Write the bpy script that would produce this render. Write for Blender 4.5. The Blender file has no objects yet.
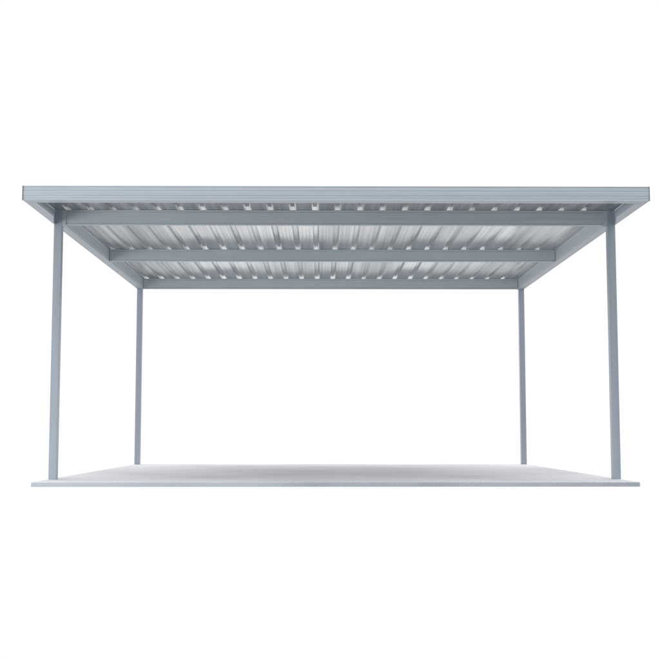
import bpy, bmesh, math, random
from mathutils import Vector, Matrix
S = bpy.context.scene
C = S.collection
random.seed(4)

# ------------------------------------------------------------------ camera
cam = bpy.data.cameras.new('camera'); co = bpy.data.objects.new('camera', cam); C.objects.link(co)
YAW, PITCH, ROLL, F = -0.0077, 0.0906, 0.0, 1120.72
co.location = (-0.1457, -10.5648, 0.4948)
cam.sensor_width = 36; cam.lens = 36*F/660; cam.clip_end = 500; cam.clip_start = .1
co.rotation_mode = 'XYZ'
co.rotation_euler = (math.pi/2+PITCH, 0, YAW)
S.camera = co
S.render.resolution_x = S.render.resolution_y = 1024
S.view_settings.view_transform = 'Standard'; S.view_settings.look = 'None'
S.view_settings.exposure = 0; S.view_settings.gamma = 1

# ------------------------------------------------------------------ world: white studio surround, greyer behind the camera
w = bpy.data.worlds.new('World'); S.world = w; w.use_nodes = True
nt = w.node_tree; bg = nt.nodes['Background']
tc = nt.nodes.new('ShaderNodeTexCoord'); sx = nt.nodes.new('ShaderNodeSeparateXYZ')
mr = nt.nodes.new('ShaderNodeMapRange'); cr = nt.nodes.new('ShaderNodeValToRGB')
nt.links.new(tc.outputs['Generated'], sx.inputs[0]); nt.links.new(sx.outputs['Y'], mr.inputs['Value'])
mr.inputs['From Min'].default_value = -1; mr.inputs['From Max'].default_value = 1
nt.links.new(mr.outputs[0], cr.inputs[0])
cr.color_ramp.elements[0].position = .15; cr.color_ramp.elements[0].color = (.60, .61, .62, 1)
cr.color_ramp.elements[1].position = .52; cr.color_ramp.elements[1].color = (1, 1, 1, 1)
# unseen brighter overhead and darker underneath, added to lighten slab top, dim undersides
zr = nt.nodes.new('ShaderNodeValToRGB'); mz = nt.nodes.new('ShaderNodeMapRange')
mz.inputs['From Min'].default_value = -1; mz.inputs['From Max'].default_value = 1
nt.links.new(sx.outputs['Z'], mz.inputs['Value']); nt.links.new(mz.outputs[0], zr.inputs[0])
e = zr.color_ramp.elements
e[0].position = .0; e[0].color = (.1, .1, .105, 1)
e[1].position = 1.; e[1].color = (1, 1, 1, 1)
for p, v in ((.25, .22), (.37, .5), (.70, .5), (.82, 1.0)): q = e.new(p); q.color = (v, v, v*1.01, 1)
mu = nt.nodes.new('ShaderNodeMix'); mu.data_type = 'RGBA'; mu.blend_type = 'MULTIPLY'; mu.inputs[0].default_value = 1
nt.links.new(cr.outputs[0], mu.inputs[6]); nt.links.new(zr.outputs[0], mu.inputs[7])
nt.links.new(mu.outputs[2], bg.inputs[0]); bg.inputs[1].default_value = 2.06

# ------------------------------------------------------------------ lamp: one soft box, low on the left in front
def softbox(name, loc, target, size, power):
    l = bpy.data.lights.new(name, 'AREA'); l.shape = 'SQUARE'; l.size = size; l.energy = power; l.color = (1, .985, .96)
    o = bpy.data.objects.new(name, l); C.objects.link(o); o.location = loc
    o.rotation_euler = (Vector(target)-Vector(loc)).to_track_quat('-Z', 'Y').to_euler()
softbox('studio_softbox', (-7.2, -3.2, .7), (-1.5, 2.5, 1.6), 2.2, 140)

# ------------------------------------------------------------------ materials
def new_mat(name):
    m = bpy.data.materials.new(name); m.use_nodes = True
    n = m.node_tree; b = n.nodes['Principled BSDF']; return m, n, b
def N(n, t, **k):
    x = n.nodes.new(t)
    for a, v in k.items():
        if a in x.inputs: x.inputs[a].default_value = v
        else: setattr(x, a, v)
    return x
def coords(n, scale, kind='Object'):
    t = N(n, 'ShaderNodeTexCoord'); m = N(n, 'ShaderNodeMapping'); m.inputs['Scale'].default_value = scale
    n.links.new(t.outputs[kind], m.inputs[0]); return m.outputs[0]
def painted(name, col, rough=.38, streak=(6, 6, 6), metal=0.0):
    m, n, b = new_mat(name)
    L = n.links.new
    no = N(n, 'ShaderNodeTexNoise', Scale=1.0, Detail=6.0, Roughness=.6); L(coords(n, streak), no.inputs['Vector'])
    r = N(n, 'ShaderNodeValToRGB'); L(no.outputs['Fac'], r.inputs[0])
    r.color_ramp.elements[0].position = .3; r.color_ramp.elements[0].color = tuple(c*.93 for c in col)+(1,)
    r.color_ramp.elements[1].position = .7; r.color_ramp.elements[1].color = tuple(min(1, c*1.06) for c in col)+(1,)
    L(r.outputs[0], b.inputs['Base Color'])
    rr = N(n, 'ShaderNodeMapRange'); L(no.outputs['Fac'], rr.inputs['Value'])
    rr.inputs['To Min'].default_value = rough-.06; rr.inputs['To Max'].default_value = rough+.1
    L(rr.outputs[0], b.inputs['Roughness'])
    b.inputs['Metallic'].default_value = metal
    n2 = N(n, 'ShaderNodeTexNoise', Scale=3.0, Detail=3.0); L(coords(n, (1.2, 1.2, 2)), n2.inputs['Vector'])
    bp = N(n, 'ShaderNodeBump', Strength=.25, Distance=.004); L(n2.outputs['Fac'], bp.inputs['Height'])
    L(bp.outputs[0], b.inputs['Normal'])
    return m
M_trim = painted('painted_steel_trim', (.52, .585, .645), .35, (1.2, 20, 30))
M_beam = painted('painted_steel_beam', (.55, .61, .655), .4, (1.2, 20, 30))
M_post = painted('painted_steel_post', (.39, .445, .505), .36, (20, 20, 1.2))

M_cap = painted('dark_steel_trim', (.22, .25, .28), .5, (9, 9, 9))

def zinc():
    m, n, b = new_mat('zinc_coated_sheet'); L = n.links.new
    b.inputs['Metallic'].default_value = .66
    # rolling streaks that run the length of the sheet
    st = N(n, 'ShaderNodeTexNoise', Scale=1.0, Detail=3.0, Roughness=.5); L(coords(n, (17, .16, 1)), st.inputs['Vector'])
    r = N(n, 'ShaderNodeValToRGB'); L(st.outputs['Fac'], r.inputs[0])
    r.color_ramp.elements[0].position = .28; r.color_ramp.elements[0].color = (.36, .40, .42, 1)
    r.color_ramp.elements[1].position = .74; r.color_ramp.elements[1].color = (.74, .78, .80, 1)
    # spangle
    vo = N(n, 'ShaderNodeTexVoronoi', Scale=90.0); L(coords(n, (1, .5, 1)), vo.inputs['Vector'])
    mx = N(n, 'ShaderNodeMix', data_type='RGBA', blend_type='SOFT_LIGHT'); mx.inputs[0].default_value = .07
    L(r.outputs[0], mx.inputs[6]); L(vo.outputs['Color'], mx.inputs[7])
    hs = N(n, 'ShaderNodeHueSaturation', Saturation=.35); L(mx.outputs[2], hs.inputs['Color'])
    L(hs.outputs[0], b.inputs['Base Color'])
    sh = N(n, 'ShaderNodeTexNoise', Scale=1.0, Detail=1.0); L(coords(n, (1.5, .12, 1)), sh.inputs['Vector'])
    rr = N(n, 'ShaderNodeMapRange'); L(sh.outputs['Fac'], rr.inputs['Value'])
    rr.inputs['From Min'].default_value = .35; rr.inputs['From Max'].default_value = .65
    rr.inputs['To Min'].default_value = .14; rr.inputs['To Max'].default_value = .34
    L(rr.outputs[0], b.inputs['Roughness'])
    # gentle oil-canning plus roll lines
    w1 = N(n, 'ShaderNodeTexNoise', Scale=1.0, Detail=2.0); L(coords(n, (5, .5, 1)), w1.inputs['Vector'])
    b1 = N(n, 'ShaderNodeBump', Strength=.28, Distance=.02); L(w1.outputs['Fac'], b1.inputs['Height'])
    b2 = N(n, 'ShaderNodeBump', Strength=.35, Distance=.002); L(st.outputs['Fac'], b2.inputs['Height'])
    L(b1.outputs[0], b2.inputs['Normal']); L(b2.outputs[0], b.inputs['Normal'])
    return m
M_zinc = zinc()

def concrete(name, c0, c1):
    m, n, b = new_mat(name); L = n.links.new
    a = N(n, 'ShaderNodeTexNoise', Scale=55.0, Detail=5.0, Roughness=.8); L(coords(n, (1, 1, 1)), a.inputs['Vector'])
    c = N(n, 'ShaderNodeTexNoise', Scale=.8, Detail=3.0); L(coords(n, (1, 1, 1)), c.inputs['Vector'])
    ad = N(n, 'ShaderNodeMath', operation='MULTIPLY_ADD'); L(a.outputs['Fac'], ad.inputs[0]); ad.inputs[1].default_value = .8
    L(c.outputs['Fac'], ad.inputs[2])
    r = N(n, 'ShaderNodeValToRGB'); L(ad.outputs[0], r.inputs[0])
    r.color_ramp.elements[0].position = .62; r.color_ramp.elements[0].color = c0
    r.color_ramp.elements[1].position = 1.15; r.color_ramp.elements[1].color = c1
    L(r.outputs[0], b.inputs['Base Color']); b.inputs['Roughness'].default_value = .85
    bp = N(n, 'ShaderNodeBump', Strength=.5, Distance=.003); L(a.outputs['Fac'], bp.inputs['Height']); L(bp.outputs[0], b.inputs['Normal'])
    return m
M_conc = concrete('pale_concrete', (.57, .575, .60, 1), (.72, .725, .75, 1))
M_edge = concrete('shaded_concrete_edge', (.36, .385, .43, 1), (.60, .63, .68, 1))  # same concrete; shade of the slab sides put into a darker, bluer colour

# ------------------------------------------------------------------ helpers
def link(name, bm, mat, parent=None, bevel=0):
    me = bpy.data.meshes.new(name); bmesh.ops.recalc_face_normals(bm, faces=bm.faces[:]); bm.to_mesh(me); bm.free()
    o = bpy.data.objects.new(name, me); C.objects.link(o); me.materials.append(mat)
    if parent: o.parent = parent
    if bevel:
        mo = o.modifiers.new('bevel', 'BEVEL'); mo.width = bevel; mo.segments = 2; mo.limit_method = 'ANGLE'
    return o
def box(bm, x0, x1, y0, y1, z0, z1):
    vs = [bm.verts.new((x, y, z)) for x in (x0, x1) for y in (y0, y1) for z in (z0, z1)]
    for f in ((0,1,3,2), (4,6,7,5), (0,4,5,1), (2,3,7,6), (0,2,6,4), (1,5,7,3)): bm.faces.new([vs[i] for i in f])
def extrude(bm, pts, axis, a, b):
    """closed cross-section pts swept straight along an axis from a to b"""
    def V(p, t): return (t, p[0], p[1]) if axis == 'x' else (p[0], t, p[1])
    A = [bm.verts.new(V(p, a)) for p in pts]; B = [bm.verts.new(V(p, b)) for p in pts]
    n = len(pts)
    for i in range(n): bm.faces.new((A[i], A[(i+1) % n], B[(i+1) % n], B[i]))
    bm.faces.new(A); bm.faces.new(B[::-1])
def strip(line, t, up=False):
    """thickens an open polyline into a closed section (sheet metal)"""
    out = []; n = len(line)
    for i, p in enumerate(line):
        d = Vector((0, 0))
        for j in (i-1, i):
            if 0 <= j < n-1:
                e = (Vector(line[j+1])-Vector(line[j])).normalized(); d += Vector((-e.y, e.x))
        d.normalize()
        if 0 < i < n-1:
            e = (Vector(line[i])-Vector(line[i-1])).normalized(); k = max(.4, d.dot(Vector((-e.y, e.x)))); d /= k
        out.append((p[0]+d.x*t, p[1]+d.y*t))
    return list(line)+out[::-1]
def tag(o, **k):
    for a, v in k.items(): o[a] = v

# ------------------------------------------------------------------ setting: slab
H = 3.0
ZB, ZBT = 2.700, 2.852          # beams
bm = bmesh.new(); box(bm, -H, H, .5623, 6.757, -.044, 0)
slab = link('pavement', bm, M_conc, None, .004)
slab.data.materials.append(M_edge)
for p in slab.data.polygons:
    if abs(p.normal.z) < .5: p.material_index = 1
tag(slab, kind='structure', label='thin pale grey concrete slab under the carport', category='slab')

# ------------------------------------------------------------------ the carport
root = bpy.data.objects.new('carport', None); C.objects.link(root); root.location = (0, 0, 0)
tag(root, label='grey steel flat-roofed carport on four posts with corrugated silver roof underside', category='carport')

# posts ------------------------------------------------------------
PW = .083
YP = 1.262; YB = 6.743
def post(x, y, top):
    bm = bmesh.new(); box(bm, x-PW/2, x+PW/2, y, y+PW, 0, top)
    return link('post', bm, M_post, root, .004)
for s in (-1, 1):
    post(s*(H-PW/2), YP, ZBT+.012)
    post(s*(H-PW/2-.003), YB-PW-.002, ZB)

# beams: face recessed between rolled lips ------------------------------------------------
def beam_section(y0, d, z0, z1, r=.005, lip=.013):
    y1 = y0+d
    return [(y0, z0), (y0+.006, z0-.003), (y0+.014, z0), (y1, z0), (y1, z1), (y0-.006, z1), (y0-.006, z1-.009), (y0+.004, z1-.012), (y0+.009, z1-.02), (y0+.001, z1-.026),
            (y0+.001, z0+.024), (y0+.009, z0+.018), (y0+.006, z0+.010), (y0, z0+.008)]
def beam(x0, x1, y0, z0, z1, d=.062):
    bm = bmesh.new(); extrude(bm, beam_section(y0, d, z0, z1), 'x', x0, x1)
    return link('beam', bm, M_beam, root, .0015)
beam(-H+PW+.002, H-PW-.002, YP+.012, ZB, ZBT+.0065)
beam(-2.898, 2.898, 3.87, ZB+.004, ZBT+.0065)
beam(-2.898, 2.898, 6.66, ZB, ZBT+.0065)

# brackets joining the front beam to its posts
for s in (-1, 1):
    bm = bmesh.new(); x0, x1 = sorted((s*(H-PW-.001), s*(H-PW-.044)))
    box(bm, x0, x1, YP+.004, YP+.010, ZB-.016, ZBT+.002)
    xa, xb = sorted((s*(H-PW-.001), s*(H-PW-.044)))
    box(bm, xa, xb, YP+.0105, YP+.074, ZB-.016, ZB-.010)
    link('bracket', bm, M_beam, root, .001)

# side beams behind the front posts ------------------------------------------
def side_section(s, xi, xo, z0, z1, r=.005, lip=.013):
    p = [(xi, z0), (xi+.022, z0), (xi+.026, z0+.005), (xi+.032, z0), (xo-.016, z0), (xo-.013, z0+.006), (xo-.008, z0), (xo, z0), (xo, z1), (xi, z1), (xi, z1-.014), (xi+.009, z1-.020), (xi+.002, z1-.028),
         (xi+.002, z0+.026), (xi+.008, z0+.020), (xi, z0+.012)]
    return [(s*a, b) for a, b in p]
for s in (-1, 1):
    bm = bmesh.new(); extrude(bm, side_section(s, 2.9, H, ZB, ZBT+.0065), 'y', YP+PW+.002, YB-.0)
    link('side_beam', bm, M_beam, root, .0015)
    # overhanging side fascia ahead of the post: thin folded sheet
    bm = bmesh.new()
    line = [(H-.02, ZB+.003), (H-.02, ZB), (H, ZB), (H, 2.834), (H-.03, 2.834)]
    extrude(bm, [(s*a, b) for a, b in strip(line, .003)], 'y', .012, YP-.002)
    fl = [(H-.0205, .13), (2.902, .13), (2.902, .84), (H-.0205, 1.17)]      # bottom flange, trimmed back towards the post
    for z0, z1 in ((ZB-.001, ZB+.003),):
        A = [bm.verts.new((s*a, b, z0)) for a, b in fl]; B = [bm.verts.new((s*a, b, z1)) for a, b in fl]
        bm.faces.new(A); bm.faces.new(B[::-1])
        for i in range(4): bm.faces.new((A[i], A[(i+1) % 4], B[(i+1) % 4], B[i]))
    xa, xb = sorted((s*(H-.003), s*H)); box(bm, xa, xb, .275, YP-.002, 2.836, ZBT+.030)
    la, lb = sorted((s*2.902, s*2.899)); box(bm, la, lb, .13, .84, ZB-.001, ZB+.024)
    link('side_fascia', bm, M_trim, root)

# front fascia: folded sheet with two swaged grooves --------------------------------------
bm = bmesh.new(); g = .003
zt = 2.838; zb = 2.699; hh = zt-zb
def groove(z): return [(0, z-.007), (g, z-.002), (g, z+.002), (0, z+.007)]
line = [(.125, zb+.02), (.125, zb), (0, zb), (0, zb+.006), (.003, zb+.010)]
line += groove(zb+hh*.30) + groove(zb+hh*.655)
line += [(.003, zt-.010), (0, zt-.006), (0, zt), (.26, zt), (.26, zt+.010)]
extrude(bm, strip(line, -.002), 'x', -H+.004, H-.004)
link('fascia', bm, M_trim, root)
for s in (-1, 1):
    bm = bmesh.new(); x0, x1 = sorted((s*(H-.003), s*(H+.003)))
    box(bm, x0, x1, -.006, .011, zb-.001, zt+.001)
    link('fascia_end_cap', bm, M_cap, root, .001)

# rear gutter lip behind the back beam
# roof sheeting: one trapezoid profile swept front to back --------------------------------
PITCHX = .24; RH = .024; ZS = ZBT+.008
x = -H+.006; pts = []
k0 = -2.093   # a pan starts here

xs = []
i0 = math.floor((-H-k0)/PITCHX)
for i in range(i0, i0+28):
    a = k0+i*PITCHX
    pan = .166
    seg = [(a, 0)]
    for q in range(1, 4):               # minor swages in the pan
        c = a+pan*q/4
        seg += [(c-.006, 0), (c-.003, .0016), (c+.003, .0016), (c+.006, 0)]
    seg += [(a+pan, 0), (a+pan+.012, RH), (a+PITCHX-.022, RH)]
    xs += [(p, z if -2.9 < p < 2.84 else 0) for p, z in seg]
xs = [(p, ZS+z) for p, z in xs if -H+.006 < p < H-.006]
def sheet_z(xx): return ZS
xs = [(-H+.006, ZS)] + xs + [(H-.006, xs[-1][1])]
bm = bmesh.new(); sec = strip(xs, .0012)
NY = 1
def V(p, y): return (p[0], y, p[1])
n = len(sec); Y0, Y1 = .27, YB+.05
A = [bm.verts.new(V(p, Y0)) for p in sec]; B = [bm.verts.new(V(p, Y1)) for p in sec]
for i in range(n): bm.faces.new((A[i], A[(i+1) % n], B[(i+1) % n], B[i]))
m_ = len(xs)
for q in range(m_-1):
    bm.faces.new((A[q], A[n-1-q], A[n-2-q], A[q+1])); bm.faces.new((B[q], B[q+1], B[n-2-q], B[n-1-q]))
link('roof_sheeting', bm, M_zinc, root)
